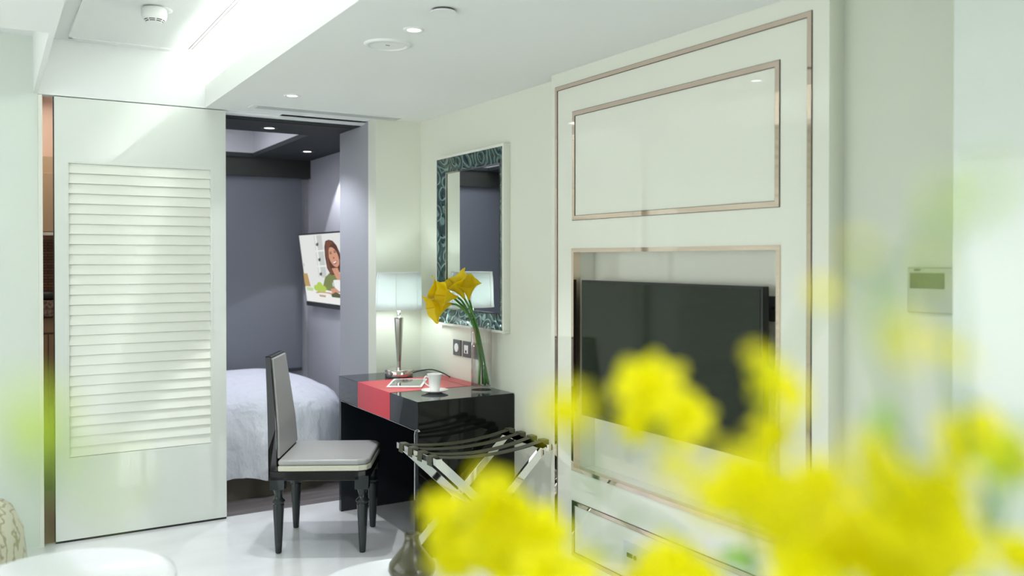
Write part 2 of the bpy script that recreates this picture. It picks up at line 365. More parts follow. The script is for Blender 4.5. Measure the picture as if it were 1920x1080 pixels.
sbx('trim_5', [((-0.06, 6.86, 2.055), (2.225, 6.95, 2.2))], 'pelmet', 'dark olive pelmet above the blind')
t = thing('roller_blind', 'grey fabric roller blind covering the bedroom back wall below the dark pelmet', 'blind')
bx('blind_fabric', (-0.02, 6.905, 0.53), (2.165, 6.912, 2.06), 'blind', t)
bx('bottom_bar', (-0.02, 6.898, 0.505), (2.165, 6.918, 0.532), 'greymetal', t, 0.003)

# kitchenette glimpsed through the gap
sbx('wall_kitchen', [((-0.7, 6.31, 1.157), (0.42, 6.36, 1.53))], 'tile', 'brown stacked tile wall of the kitchenette')
sbx('wall_kitchen', [((-0.7, 4.9, 0), (-0.66, 6.36, 2.6))], 'peach', 'side wall of the kitchenette')
sbx('wall_kitchen', [((-0.66, 6.12, 2.03), (0.42, 6.36, 2.45)), ((-0.66, 6.31, 0), (0.42, 6.36, 1.157)), ((-0.66, 6.3, 1.53), (0.42, 6.36, 2.03))], 'peach', 'peach bulkhead above the kitchenette cupboard')
sbx('ceiling', [((-0.7, 4.9, 2.42), (0.42, 6.36, 2.46))], 'peach', 'ceiling of the kitchenette')
t = thing('wall_cupboard', 'tan laminate wall cupboard seen in the gap above the brown tiles', 'cupboard')
bx('body', (-0.6, 5.98, 1.57), (0.41, 6.30, 2.03), 'cupboard', t)
bx('door', (-0.6, 5.962, 1.575), (-0.09, 5.98, 1.93), 'cupboard', t, 0.002)
bx('door', (-0.085, 5.962, 1.575), (0.405, 5.98, 1.93), 'cupboard', t, 0.002)
bx('light_rail', (-0.6, 5.95, 1.55), (0.41, 5.99, 1.57), 'chrome', t, 0.002)
t = thing('kitchen_base_cabinet', 'taupe kitchenette base cabinet seen low in the gap beside the door', 'cabinet')
bx('body', (-0.6, 5.98, 0.0), (0.41, 6.30, 1.06), 'taupe', t)
bx('drawer', (-0.085, 5.962, 0.96), (0.405, 5.98, 1.05), 'taupe', t, 0.002)
bx('door', (-0.085, 5.962, 0.04), (0.30, 5.98, 0.95), 'taupe', t, 0.002)
bx('door', (0.305, 5.962, 0.04), (0.405, 5.98, 0.95), 'taupe', t, 0.002)
tag(bx('kitchen_worktop', (-0.6, 5.94, 1.06), (0.41, 6.30, 1.155), 'granite', None, 0.003), 'speckled brown stone worktop on the kitchenette base cabinet', 'worktop')
bm = BM(); lathe(bm, [(0.03, 0), (0.06, 0.012), (0.075, 0.05), (0.072, 0.05), (0.057, 0.016), (0.0, 0.008)], 0.31, 6.1, 24, cap1=False)
for v in bm.verts: v.co.z += 1.155
tag(obj('bowl', bm, 'greymetal'), 'dark shallow bowl on the kitchenette worktop in the gap', 'bowl')

# ---------------------------------------------------------------- sliding louvred door
DX0, DX1, DY = 0.274, 1.095, 4.823
LX0, LX1, LZ0, LZ1 = 0.336, 1.014, 0.421, 1.884
bm = BM()
box(bm, (DX0, DY, 0.012), (LX0, DY+0.036, 2.208)); box(bm, (LX1, DY, 0.012), (DX1, DY+0.036, 2.208))
box(bm, (LX0, DY, 0.012), (LX1, DY+0.036, LZ0)); box(bm, (LX0, DY, LZ1), (LX1, DY+0.036, 2.208))
door = struct('door_1', bm, 'doorlac', label='white sliding door with a tall louvred panel')
bm = BM()
g = 0.012
for a, b in (((LX0-g-.0015, DY-.0008, LZ0-g), (LX0-g, DY+.0004, LZ1+g)), ((LX1+g, DY-.0008, LZ0-g), (LX1+g+.0015, DY+.0004, LZ1+g)),
             ((LX0-g, DY-.0008, LZ1+g), (LX1+g, DY+.0004, LZ1+g+.0015)), ((LX0-g, DY-.0008, LZ0-g), (LX1+g, DY+.0004, LZ0-g+.0015))): box(bm, a, b)
obj('louvre_frame', bm, 'ivory', door)
bm = BM(); NS = 29; p = (LZ1-LZ0)/NS
for i in range(NS):
    z0 = LZ0 + i*p; z1 = z0 + p
    prism(bm, [(DY+0.002, z0+0.002), (DY+0.0145, z1-0.0005), (DY+0.022, z1-0.0005), (DY+0.022, z0+0.006), (DY+0.010, z0+0.002)], 'x', LX0, LX1)
box(bm, (LX0, DY+0.021, LZ0), (LX1, DY+0.030, LZ1))
obj('louvre_panel', bm, 'louvre', door)
bx('door_seal', (DX0-0.004, DY+0.01, 0.012), (DX0, DY+0.03, 2.208), 'slot', door)
sbx('trim_6', [((DX0, DY+0.008, 0.0), (DX1, DY+0.028, 0.011))], 'slot', 'black floor track under the sliding door')

# ---------------------------------------------------------------- ceiling fittings
t = thing('smoke_detector', 'white round smoke detector on the raised tray ceiling', 'smoke detector')
bm = BM(); lathe(bm, [(0.062, 2.49), (0.060, 2.478), (0.045, 2.476)], 0.625, 4.0, 40, cap1=True); obj('base', bm, 'white', t)
bm = BM(); lathe(bm, [(0.040, 2.476), (0.050, 2.468), (0.052, 2.446), (0.048, 2.430), (0.036, 2.420), (0.030, 2.412)], 0.605, 3.96, 40, cap0=True, cap1=True); obj('housing', bm, 'white', t)
bm = BM()
for zz, rr in ((2.4225, 0.0405), (2.4165, 0.0350)):
    for k in range(8):
        a0 = k*math.pi/4 + .08; a1 = (k+1)*math.pi/4 - .08
        for j in range(4):
            t0 = a0+(a1-a0)*j/4; t1 = a0+(a1-a0)*(j+1)/4
            q = [bm.verts.new((0.605+r_*math.cos(tt), 3.96+r_*math.sin(tt), z_)) for r_, tt, z_ in ((rr+.0005, t0, zz+.0015), (rr+.0005, t1, zz+.0015), (rr-.0018, t1, zz-.0012), (rr-.0018, t0, zz-.0012))]
            bm.faces.new(q)
obj('vent_slots', bm, 'slot', t)
t = thing('linear_diffuser', 'long thin double slot air diffuser in the bright tray ceiling', 'air diffuser')
bx('frame', (0.876, -1.0, ZT-0.003), (0.908, 4.71, ZT), 'white', t)
bx('slot', (0.8795, -0.99, ZT-0.0036), (0.8835, 4.70, ZT-0.0028), 'slot', t)
bx('slot', (0.8955, -0.99, ZT-0.0036), (0.8990, 4.70, ZT-0.0028), 'slot', t)
t = thing('ceiling_vent', 'long pale linear air grille in the lowered ceiling above the bedroom doorway', 'air vent')
bx('frame', (1.18, 4.575, ZC-0.004), (2.05, 4.685, ZC), 'white', t, 0.001)
bx('grille', (1.21, 4.592, ZC-0.006), (2.02, 4.668, ZC-0.0035), 'ventgrey', t)
t = thing('bedroom_vent', 'dark linear air grille in the bedroom ceiling just inside the doorway', 'air vent')
bx('frame', (0.98, 4.945, 2.194), (1.885, 5.075, 2.2), 'bedceil', t, 0.001)
bx('grille', (1.01, 4.965, 2.189), (1.86, 5.055, 2.1945), 'slot', t)
def downlight(x, y, z, r, label, ring, group=None):
    t = thing('downlight', label, 'downlight')
    bm = BM(); lathe(bm, [(r, z), (r*.97, z-.005), (r*.66, z-.004), (r*.62, z+0.0)], x, y, 40, cap0=False, cap1=False); obj('trim_ring', bm, ring, t)
    bm = BM(); lathe(bm, [(r*.62, z-.0012), (r*.2, z-.0014)], x, y, 32, cap0=False, cap1=True); obj('lens', bm, 'lampdisc', t)
downlight(1.283, 4.24, ZC, .040, 'small white recessed downlight above the desk chair, nearest the doorway', 'white')
downlight(1.28, 2.80, ZC, .037, 'small white recessed downlight between the round speaker and the plain round cover', 'white')
downlight(1.451, 5.26, 2.2, .050, 'dark-rimmed recessed downlight in the bedroom ceiling beside the dark grille', 'greymetal')
downlight(2.008, 6.27, 2.2, .050, 'dark-rimmed recessed downlight in the bedroom ceiling near the far wall corner', 'greymetal')
t = thing('ceiling_speaker', 'large flat round white speaker grille in the lowered ceiling', 'ceiling speaker')
bm = BM(); lathe(bm, [(.088, ZC), (.086, ZC-.007), (.070, ZC-.009), (.068, ZC-.004)], 1.283, 3.045, 48, cap0=False, cap1=False); obj('rim', bm, 'white', t)
bm = BM(); lathe(bm, [(.0695, ZC-.0045), (.03, ZC-.005)], 1.283, 3.045, 48, cap0=False); obj('grille', bm, 'ceil', t)
bx('badge', (1.275, 3.038, ZC-.0062), (1.291, 3.042, ZC-.0048), 'ink', t)
t = thing('sprinkler_cover', 'plain white round cover plate with a shadow gap, nearest the viewer in the ceiling', 'sprinkler cover')
bm = BM(); lathe(bm, [(.040, ZC-.006), (.043, ZC-.009), (.0425, ZC-.011)], 1.262, 2.53, 40); obj('cover_plate', bm, 'white', t)
bm = BM(); lathe(bm, [(.036, ZC), (.036, ZC-.006)], 1.262, 2.53, 32); obj('collar', bm, 'slot', t)

# ---------------------------------------------------------------- panelled television unit
UX = 2.125
UY0, UY1 = 1.72, 3.2
NY0, NY1, NZ0, NZ1 = 1.906, 3.036, 0.513, 1.449
unit = thing('panelled_wall_unit', 'cream lacquer wall unit with bronze-edged panels and a television niche', 'wall unit')
bm = BM()
box(bm, (UX, UY0, 0), (2.25, NY0, ZC)); box(bm, (UX, NY1, 0), (2.25, UY1, ZC))
box(bm, (UX, NY0, 0), (2.25, NY1, NZ0)); box(bm, (UX, NY0, NZ1), (2.25, NY1, ZC))
obj('front_panel', bm, 'lacquer', unit)
bx('niche_back', (2.243, NY0, NZ0), (2.25, NY1, NZ1), 'lacquer', unit)
def trim_rect(name, y0, y1, z0, z1, w, h=0.004, inner=False):
    bm = BM(); x = UX
    for a, b, c, d in ((y0, y1, z1-w, z1), (y0, y1, z0, z0+w), (y0, y0+w, z0+w, z1-w), (y1-w, y1, z0+w, z1-w)):
        box(bm, (x-h, a, c), (x, b, d))
    o = obj(name, bm, 'rose', unit)
    bm = BM(); e = 0.0016
    for a, b, c, d in ((y0-e, y1+e, z1, z1+e), (y0-e, y1+e, z0-e, z0), (y0-e, y0, z0, z1), (y1, y1+e, z0, z1),
                       (y0+w, y1-w, z1-w-e, z1-w), (y0+w, y1-w, z0+w, z0+w+e), (y0+w, y0+w+e, z0+w, z1-w), (y1-w-e, y1-w, z0+w, z1-w)):
        box(bm, (x-h*.6, a, c), (x, b, d))
    obj('edge_line', bm, 'darkedge', o)
trim_rect('outer_trim', 1.782, 3.166, 0.03, 2.156, 0.016)
trim_rect('upper_panel_trim', NY0, NY1, 1.573, 2.032, 0.018)
trim_rect('lower_panel_trim', NY0, NY1, 0.147, 0.380, 0.016)
bm = BM()
for a, b, c, d in ((NY0-.004, NY1+.004, NZ1-.012, NZ1+.004), (NY0-.004, NY1+.004, NZ0-.004, NZ0+.012), (NY0-.004, NY0+.012, NZ0+.012, NZ1-.012), (NY1-.012, NY1+.004, NZ0+.012, NZ1-.012)):
    box(bm, (UX-.004, a, c), (UX+.03, b, d))
obj('niche_trim', bm, 'rose', unit)
# flat television in the niche
tv = thing('television', 'large flat black television switched off inside the niche of the cream wall unit', 'television')
bx('housing', (2.135, 1.985, 0.752), (2.165, 2.985, 1.320), 'bezel', tv, 0.002)
bx('screen', (2.1335, 1.995, 0.772), (2.1355, 2.975, 1.311), 'screen', tv)
bx('wall_bracket', (2.165, 2.40, 0.95), (2.243, 2.58, 1.12), 'greymetal', tv)
t = thing('infrared_plate', 'small grey wall plate with a dark dot beside the television in the niche', 'wall plate')
bx('plate', (2.238, 1.94, 1.20), (2.243, 2.075, 1.285), 'socket', t, 0.001)
bm = BM(); lathe(bm, [(.005, 0), (.005, .002)], 0, 0, 16)
o = obj('dot', bm, 'slot', t); o.rotation_euler = (0, R(-90), 0); o.location = (2.238, 2.035, 1.245)
# media socket plate in the lower panel
t = thing('media_plate', 'pale media connection plate with small black sockets low on the wall unit', 'socket plate')
bx('plate', (UX-.004, 2.20, 0.195), (UX, 2.685, 0.312), 'plateface', t, 0.0015)
bx('port', (UX-.006, 2.628, 0.252), (UX-.0038, 2.660, 0.268), 'slot', t)
bm = BM(); lathe(bm, [(.009, 0), (.009, .002)], 0, 0, 20); o = obj('port', bm, 'slot', t); o.rotation_euler = (0, R(-90), 0); o.location = (UX-.004, 2.612, 0.259)
for k in range(4):
    bm = BM(); lathe(bm, [(.006, 0), (.006, .0015), (.003, .0015)], 0, 0, 16); o = obj('port', bm, 'ventgrey', t); o.rotation_euler = (0, R(-90), 0); o.location = (UX-.004, 2.575-.024*k, 0.256)

# thermostat
t = thing('thermostat', 'square glass thermostat with a dark display on the right-hand wall', 'thermostat')
bx('plate', (2.181, 1.365, 1.262), (2.19, 1.502, 1.386), 'thermo', t, 0.003)
bx('display', (2.1795, 1.392, 1.328), (2.1815, 1.493, 1.371), 'lcd', t)
bm = BM()
for k in range(4): box(bm, (2.180, 1.478-.005*k, 1.376), (2.1812, 1.4815-.005*k, 1.382))
for k in range(6): box(bm, (2.179, 1.470-.005*k, 1.3635), (2.1797, 1.4735-.005*k, 1.3665))
obj('printed_marks', bm, 'ink', t)

# ---------------------------------------------------------------- framed mirror
t = thing('wall_mirror', 'tall rectangular mirror with teal swirl-patterned glass border and ivory rim above the desk', 'mirror')
oy0, oy1, oz0, oz1 = 3.662, 4.418, 1.043, 1.975
iy0, iy1, iz0, iz1 = 3.737, 4.325, 1.138, 1.880
XO, XI = 2.155, 2.177
bm = BM(); w = 0.013
for a, b, c, d in ((oy0, oy1, oz1-w, oz1), (oy0, oy1, oz0, oz0+w), (oy0, oy0+w, oz0+w, oz1-w), (oy1-w, oy1, oz0+w, oz1-w)): box(bm, (XO-.004, a, c), (2.19, b, d))
obj('rim', bm, 'ivory', t, 0.0015)
bm = BM()
O = [(oy0+w, oz0+w), (oy1-w, oz0+w), (oy1-w, oz1-w), (oy0+w, oz1-w)]; I = [(iy0, iz0), (iy1, iz0), (iy1, iz1), (iy0, iz1)]
for i in range(4):
    j = (i+1) % 4
    q = [(XO, *O[i]), (XO, *O[j]), (XI-.002, *I[j]), (XI-.002, *I[i])]
    f = [bm.verts.new(p) for p in q]; bk = [bm.verts.new((2.188, p[1], p[2])) for p in q]
    bm.faces.new(f); bm.faces.new(bk[::-1])
    for a in range(4): bm.faces.new((f[a], bk[a], bk[(a+1) % 4], f[(a+1) % 4]))
obj('patterned_border', bm, 'swirl', t)
bm = BM()
for a, b, c, d in ((iy0, iy1, iz1, iz1+.006), (iy0, iy1, iz0-.006, iz0), (iy0-.006, iy0, iz0-.006, iz1+.006), (iy1, iy1+.006, iz0-.006, iz1+.006)): box(bm, (XI-.006, a, c), (XI, b, d))
obj('inner_bead', bm, 'nickel', t)
bx('mirror_glass', (XI, iy0-.004, iz0-.004), (XI+.004, iy1+.004, iz1+.004), 'mirror', t)

# sockets
def socket(y0, y1, label, kind):
    t = thing('wall_socket', label, 'wall socket')
    bx('plate', (2.182, y0, 0.882), (2.19, y1, 0.968), 'socket', t, 0.0015)
    cy = (y0+y1)/2
    if kind == 'round':
        bm = BM(); lathe(bm, [(.024, 0), (.024, .003), (.021, .0035)], 0, 0, 28); o = obj('round_insert', bm, 'white', t); o.rotation_euler = (0, R(-90), 0); o.location = (2.182, cy, .925)
    elif kind == 'data':
        bx('insert', (2.179, cy-.022, .903), (2.1825, cy+.022, .947), 'white', t, .001); bx('port', (2.1775, cy-.006, .907), (2.180, cy+.006, .920), 'slot', t)
    else:
        bx('insert', (2.179, cy-.02, .905), (2.1825, cy+.02, .945), 'greymetal', t, .001)
socket(4.172, 4.262, 'square gunmetal socket with a round white insert, left of the three plates', 'round')
socket(4.060, 4.150, 'square gunmetal socket with a white data port, middle of the three plates', 'data')
socket(3.948, 4.038, 'plain dark gunmetal socket partly hidden behind the calla vase', 'plain')

# ---------------------------------------------------------------- writing desk
t = thing('writing_desk', 'black and slate lacquer waterfall desk with a coral red stripe below the mirror', 'desk')
DX, DXB, DY0, DY1 = 1.672, 2.184, 3.62, 4.665
bx('desk_top', (DX, DY0, 0.622), (DXB, DY1, 0.755), 'slate', t, 0.0015)
bx('side_panel', (DX+.001, DY0+.0005, 0.0), (DXB, DY0+.032, 0.622), 'slate', t, 0.001)
bx('side_panel', (DX+.001, DY1-.032, 0.0), (DXB, DY1-.0005, 0.622), 'slate', t, 0.001)
bx('side_facing', (DX+.004, DY0-.003, 0.0), (DXB, DY0+.0005, 0.753), 'black', t)
bx('back_panel', (DXB-.02, DY0+.032, 0.0), (DXB, DY1-.032, 0.622), 'black', t)
bm = BM(); box(bm, (DX-.0012, 3.94, 0.622), (DXB, 4.37, 0.7562)); rs = obj('red_stripe', bm, 'red', t)
bx('lid_seam', (2.100, 3.94, 0.7562), (2.1025, 4.37, 0.7566), 'slot', rs)
bm = BM(); tube(bm, curve([(DX-.001, 3.652, 0.3), (DX-.001, 3.652, 0.60), (DX-.001, 3.672, 0.62), (DX-.001, 4.63, 0.62)], 6), .002, 6)
obj('edge_bead', bm, 'chrome', t)

# ---------------------------------------------------------------- desk chair
ch = thing('desk_chair', 'black lacquer dining-style chair with silver grey padded seat and back, drawn up to the desk', 'chair', (1.451, 4.212, 0), R(-28.95))
def leg_bm(x, y):
    bm = BM()
    lathe(bm, [(.0135, 0), (.0155, .006), (.018, .05), (.0265, .225), (.0275, .235), (.024, .239), (.0315, .247), (.032, .253), (.024, .260), (.0185, .268), (.0185, .284), (.0235, .300), (.026, .310)], x, y, 28)
    box(bm, (x-.033, y-.030, .309), (x+.033, y+.030, .372))
    return bm
for sx in (-1, 1):
    for sy in (-1, 1): obj('leg', leg_bm(.20*sx, .198*sy), 'legs', ch, 0.0015)
def seat_poly(x0, x1, hy, c):
    return [(x0, -hy), (x1-c, -hy), (x1-c*.3, -hy+c*.3), (x1, -hy+c), (x1, hy-c), (x1-c*.3, hy-c*.3), (x1-c, hy), (x0, hy)]
bm = BM(); prism(bm, seat_poly(-.235, .235, .228, .05), 'z', .352, .398); obj('seat_frame', bm, 'black', ch, 0.004)
bm = BM(); prism(bm, seat_poly(-.196, .240, .232, .055), 'z', .398, .424); sb = obj('seat_band', bm, 'seatband', ch, 0.006, 3)
bm = BM(); prism(bm, seat_poly(-.196, .238, .230, .055), 'z', .424, .452); obj('seat', bm, 'seat', ch, 0.012, 4)
def backx(z):   # rear face of the back, sweeping backwards towards the top
    u = max(0, (z-.42)/.52); return -.243 - .034*u**1.35
def taper(bm):
    for v in bm.verts: v.co.y *= 1 - .36*max(0, min(1, (v.co.z-.46)/.46))
zz = [.352, .42, .50, .60, .70, .80, .88, .935]
prof = [(backx(z), z) for z in zz] + [(backx(z)+(.042 if z < .6 else .042-.014*(z-.6)/.335), z) for z in zz[::-1]]
bm = BM(); prism(bm, prof, 'y', -.222, .222); taper(bm); obj('backrest', bm, 'black', ch, 0.003)
pz = [.455, .50, .60, .70, .80, .88, .925]
f = lambda z: backx(z)+(.042 if z < .6 else .042-.014*(z-.6)/.335)
prof = [(f(z)-.002, z) for z in pz] + [(f(z)+.010, z) for z in pz[::-1]]
bm = BM(); prism(bm, prof, 'y', -.208, .208); taper(bm); obj('back_pad', bm, 'seat', ch, 0.005, 3)

# ---------------------------------------------------------------- luggage rack
t = thing('luggage_rack', 'folding chrome luggage rack with olive straps standing beside the desk', 'luggage rack')
RY0, RY1, RZ, RX0, RX1 = 3.20, 3.56, 0.578, 1.565, 2.105
def rack_frame(y, name):
    bm = BM(); beam(bm, (RX0, y, RZ), (RX1+.035, y, .03), .036, .016, up=(0, 1, 0)); obj('leg', bm, 'chrome', t, .001)
    bm = BM(); beam(bm, (RX1, y+.022, RZ), (RX0-.035, y+.022, .03), .036, .016, up=(0, 1, 0)); obj('leg', bm, 'chrome', t, .001)
rack_frame(RY0, 'near'); rack_frame(RY1-.03, 'far')
for x in (RX0, RX1):
    bx('top_rail', (x-.014, RY0-.02, RZ-.012), (x+.014, RY1+.02, RZ+.016), 'chrome', t, .002)
for x in (RX0-.035, RX1+.035):
    bx('foot_rail', (x-.012, RY0-.01, 0.0), (x+.012, RY1+.01, .045), 'chrome', t, .002)
bm = BM(); tube(bm, [(1.835, RY0, .304), (1.835, RY1, .304)], .006, 10); obj('pivot_rod', bm, 'nickel', t)
for k in range(4):
    y = RY0 + .035 + k*(RY1-RY0-.07)/3
    bm = BM(); N = 14; top = []; bot = []
    for i in range(N+1):
        u = i/N; x = RX0-.016 + (RX1-RX0+.032)*u
        z = RZ + .019 - .030*math.sin(math.pi*u)**.8*(1 if k != 1 else 1.2) + .012*u
        top.append((x, z)); bot.append((x, z-.004))
    pr = top + [(RX1+.020, RZ-.02), (RX1+.016, RZ-.02)] + bot[::-1] + [(RX0-.016, RZ-.02), (RX0-.020, RZ-.02)]
    prism(bm, pr, 'y', y-.021, y+.021); obj('strap', bm, 'strap', t, .001)
    for x, s in ((RX0, -1), (RX1, 1)):
        bx('strap_loop', (x-.0155, y-.0215, RZ-.004), (x+.0155, y+.0215, RZ+.0205 + (.010 if s > 0 else 0)), 'strap', t, .003)

# ---------------------------------------------------------------- table lamp
lx, ly = 1.947, 4.46
t = thing('table_lamp', 'lit table lamp with white shade and tapered dark metal column on the desk', 'lamp')
bm = BM(); lathe(bm, [(.076, .755), (.078, .760), (.078, .792), (.075, .797)], lx, ly, 48); obj('base', bm, 'crystal', t)
bm = BM()
def sq(h, z): return [(lx+h*a, ly+h*b, z) for a, b in ((-1,-.35),(-.35,-1),(.35,-1),(1,-.35),(1,.35),(.35,1),(-.35,1),(-1,.35))]
rings = [[bm.verts.new(p) for p in sq(h, z)] for h, z in ((.011, .797), (.0115, .84), (.024, 1.076), (.0245, 1.082))]
for a, b in zip(rings, rings[1:]):
    for i in range(8): bm.faces.new((a[i], a[(i+1) % 8], b[(i+1) % 8], b[i]))
bm.faces.new(rings[0][::-1]); bm.faces.new(rings[-1]); obj('column', bm, 'nickel', t)
bm = BM(); lathe(bm, [(.010, 1.082), (.011, 1.10), (.011, 1.150)], lx, ly, 20); obj('neck', bm, 'chrome', t)
bm = BM(); lathe(bm, [(.129, 1.130), (.127, 1.170), (.124, 1.290), (.119, 1.334)], lx, ly, 64, cap0=False, cap1=False)
sh = obj('lamp_shade', bm, 'shade', t); md = sh.modifiers.new('solid', 'SOLIDIFY'); md.thickness = .0016
bm = BM()
for k in range(6):
    a = R(-121 + 60*k); P = [(lx+r_*math.cos(a), ly+r_*math.sin(a), z) for r_, z in ((.1295, 1.131), (.1275, 1.17), (.1245, 1.29), (.1195, 1.333))]
    tube(bm, P, .0016, 6)
tube(bm, [(lx+.1295*math.cos(i*math.pi/24), ly+.1295*math.sin(i*math.pi/24), 1.131) for i in range(49)], .0016, 6)
tube(bm, [(lx+.1195*math.cos(i*math.pi/24), ly+.1195*math.sin(i*math.pi/24), 1.333) for i in range(49)], .0016, 6)
obj('piping', bm, 'white', sh)
bm = BM(); lathe(bm, [(.004, 1.150), (.02, 1.17), (.026, 1.20), (.018, 1.225), (.004, 1.235)], lx, ly, 20)
bulbm = mat('lamp_bulb', (1, 1, 1), 0.5, emit=(0.86, 0.98, 1.0), es=42); M['bulb'] = bulbm
obj('bulb', bm, 'bulb', t)
bm = BM(); tube(bm, curve([(lx+.076, ly-.01, .772), (lx+.12, ly-.03, .784), (lx+.17, ly-.07, .790), (lx+.205, ly-.13, .776), (lx+.22, ly-.19, .7595)], 8), .0035, 8); obj('power_cable', bm, 'cable', t)

# ---------------------------------------------------------------- tablet, cup, saucer
bm = BM()
t = thing('tablet', 'white-framed tablet lying flat on the red stripe of the desk', 'tablet', (1.869, 4.172, 0.7562), math.atan2(-.094, .157))
bx('body', (-.091, -.142, 0), (.091, .142, .007), 'white', t, .003, seg=3)
bx('tablet_screen', (-.079, -.122, .0066), (.079, .122, .0074), 'tablet_screen', t)
cx, cy = 1.864, 3.836
t = thing('saucer', 'round white porcelain saucer under the coffee cup on the desk', 'saucer')
bm = BM(); lathe(bm, [(.030, .755), (.034, .757), (.066, .768), (.067, .770), (.064, .7705), (.034, .761), (.0, .7602)], cx, cy, 48, cap1=False); obj('plate', bm, 'porcelain', t)
t = thing('coffee_cup', 'white porcelain coffee cup with a curled handle standing on the saucer', 'cup')
bm = BM(); lathe(bm, [(.018, .7612), (.0235, .763), (.024, .768), (.0275, .79), (.031, .82), (.0375, .845), (.0385, .847), (.0365, .846), (.0300, .82), (.0262, .79), (.0, .770)], cx, cy, 40, cap1=False); obj('bowl', bm, 'porcelain', t)
bm = BM(); hx, hy = -.857*.9, .515*.9
hd = Vector((-.857, .15, 0)).normalized()
tube(bm, curve([Vector((cx, cy, z)) + hd*r_ for r_, z in ((.031, .830), (.046, .836), (.053, .820), (.047, .802), (.027, .788))], 8), .0038, 10); obj('handle', bm, 'porcelain', t)

# ---------------------------------------------------------------- calla lilies in a glass cylinder
vx, vy = 2.105, 3.80
t = thing('glass_vase', 'tall clear glass cylinder vase half filled with water on the desk corner', 'vase')
bm = BM(); lathe(bm, [(.050, .755), (.0525, .758), (.0525, 1.065), (.0495, 1.065), (.0495, .775), (.0, .772)], vx, vy, 48, cap1=False); obj('glass', bm, 'glass', t)
bm = BM(); lathe(bm, [(.0, .7745), (.0490, .7775), (.0490, .985)], vx, vy, 48, cap0=False, cap1=True); obj('water', bm, 'water', t)
def calla(root, way, head, aim, size, up, label, cell):
    t = thing('calla_lily', label, 'flower', group='yellow calla lilies in the glass vase')
    bm = BM(); tube(bm, curve([root] + way + [head], 8), .0062, 10, r1=.0052); obj('stem', bm, cell, t)
    a = Vector(aim).normalized(); s = a.cross(Vector((0, 0, 1))).normalized(); u = s.cross(a)
    bm = BM(); NA, NZ = 40, 12; rows = []
    for j in range(NZ+1):
        w = j/NZ; row = []
        for i in range(NA+1):
            th = 2*math.pi*i/NA
            flare = .10 + 1.10*w**1.5
            tip = max(0, math.cos(th-up))**3          # the pointed side of the spathe
            r_ = size*.50*flare*(1 + .10*w*tip + .09*w*w*math.sin(5*th+up) + .05*w*w*math.sin(9*th))
            z_ = size*(1.0*w + .12*w*w*math.cos(th-up) - .16*max(0, w-.75)*4*(.5+.5*math.sin(3*th)))
            if i > NA*.86: r_ *= 1 - .18*(i/NA-.86)/.14*w
            row.append(bm.verts.new(Vector(head) + a*z_ + (s*math.cos(th)+u*math.sin(th))*r_))
        rows.append(row)
    for r0, r1 in zip(rows, rows[1:]):
        for i in range(NA): bm.faces.new((r0[i], r0[i+1], r1[i+1], r1[i])).smooth = True
    o = obj('bloom', bm, 'calla', t, fix=False); md = o.modifiers.new('solid', 'SOLIDIFY'); md.thickness = .0009
    bm = BM(); tube(bm, [Vector(head)+a*size*w for w in (.05, .3, .62)], size*.055, 8, r1=size*.035); obj('spadix', bm, 'calla', t)
calla((2.142, 3.795, .780), [(2.118, 3.80, .90), (2.078, 3.80, 1.05), (2.035, 3.81, 1.135), (1.985, 3.82, 1.178)], (1.945, 3.82, 1.188), (-1, .10, -.28), .120, 1.8, 'yellow calla lily drooping furthest left out of the glass vase', 'stem')
calla((2.112, 3.778, .778), [(2.105, 3.785, .90), (2.070, 3.79, 1.05), (2.035, 3.795, 1.13), (1.995, 3.79, 1.195)], (1.960, 3.78, 1.222), (-1, -.12, .10), .115, 2.6, 'yellow calla lily just above the leftmost one, opening to the left', 'stemdark')
calla((2.142, 3.815, .782), [(2.125, 3.81, .90), (2.088, 3.805, 1.05), (2.058, 3.80, 1.13), (2.030, 3.80, 1.18)], (2.008, 3.80, 1.215), (-.55, .05, .95), .115, 1.2, 'upper yellow calla lily turned upward in front of the mirror', 'stem')
calla((2.128, 3.825, .779), [(2.118, 3.82, .90), (2.090, 3.815, 1.05), (2.068, 3.81, 1.12), (2.048, 3.80, 1.17)], (2.030, 3.79, 1.208), (-.25, -.25, 1), .105, .3, 'yellow calla lily nearest the right, turned towards the room', 'stemdark')

calla((2.098, 3.812, .780), [(2.100, 3.812, .90), (2.075, 3.812, 1.05), (2.035, 3.83, 1.15), (1.985, 3.845, 1.205)], (1.950, 3.85, 1.228), (-.9, .35, .35), .105, 2.2, 'yellow calla lily behind the others, mostly hidden by them', 'stem')

# ---------------------------------------------------------------- bed
t = thing('bed', 'bed with a rounded foot under a white duvet, seen through the doorway', 'bed')
bx0, bx1, by0, by1, cr = 0.52, 2.03, 5.13, 6.78, 0.42
bcx, bcy = (bx0+bx1)/2, (by0+by1)/2; hxx, hyy = (bx1-bx0)/2, (by1-by0)/2
def rr(th, grow=0.0):
    """point on a rounded rectangle boundary in direction th"""
    c, s = math.cos(th), math.sin(th); n = 5.0 if s > 0 else 3.0
    k = (abs(c/(hxx+grow))**n + abs(s/(hyy+grow))**n)**(-1/n)
    return c*k, s*k
bm = BM(); NA = 220; rows = []
prof = [(0.0, .62), (.3, .618), (.5, .610), (.7, .594), (.82, .575), (.90, .552), (.955, .52), (.985, .48), (1.0, .43), (1.012, .36), (1.018, .28), (1.022, .20), (1.022, .125)]
rnd = [random.uniform(.6, 1.4) for _ in range(40)]
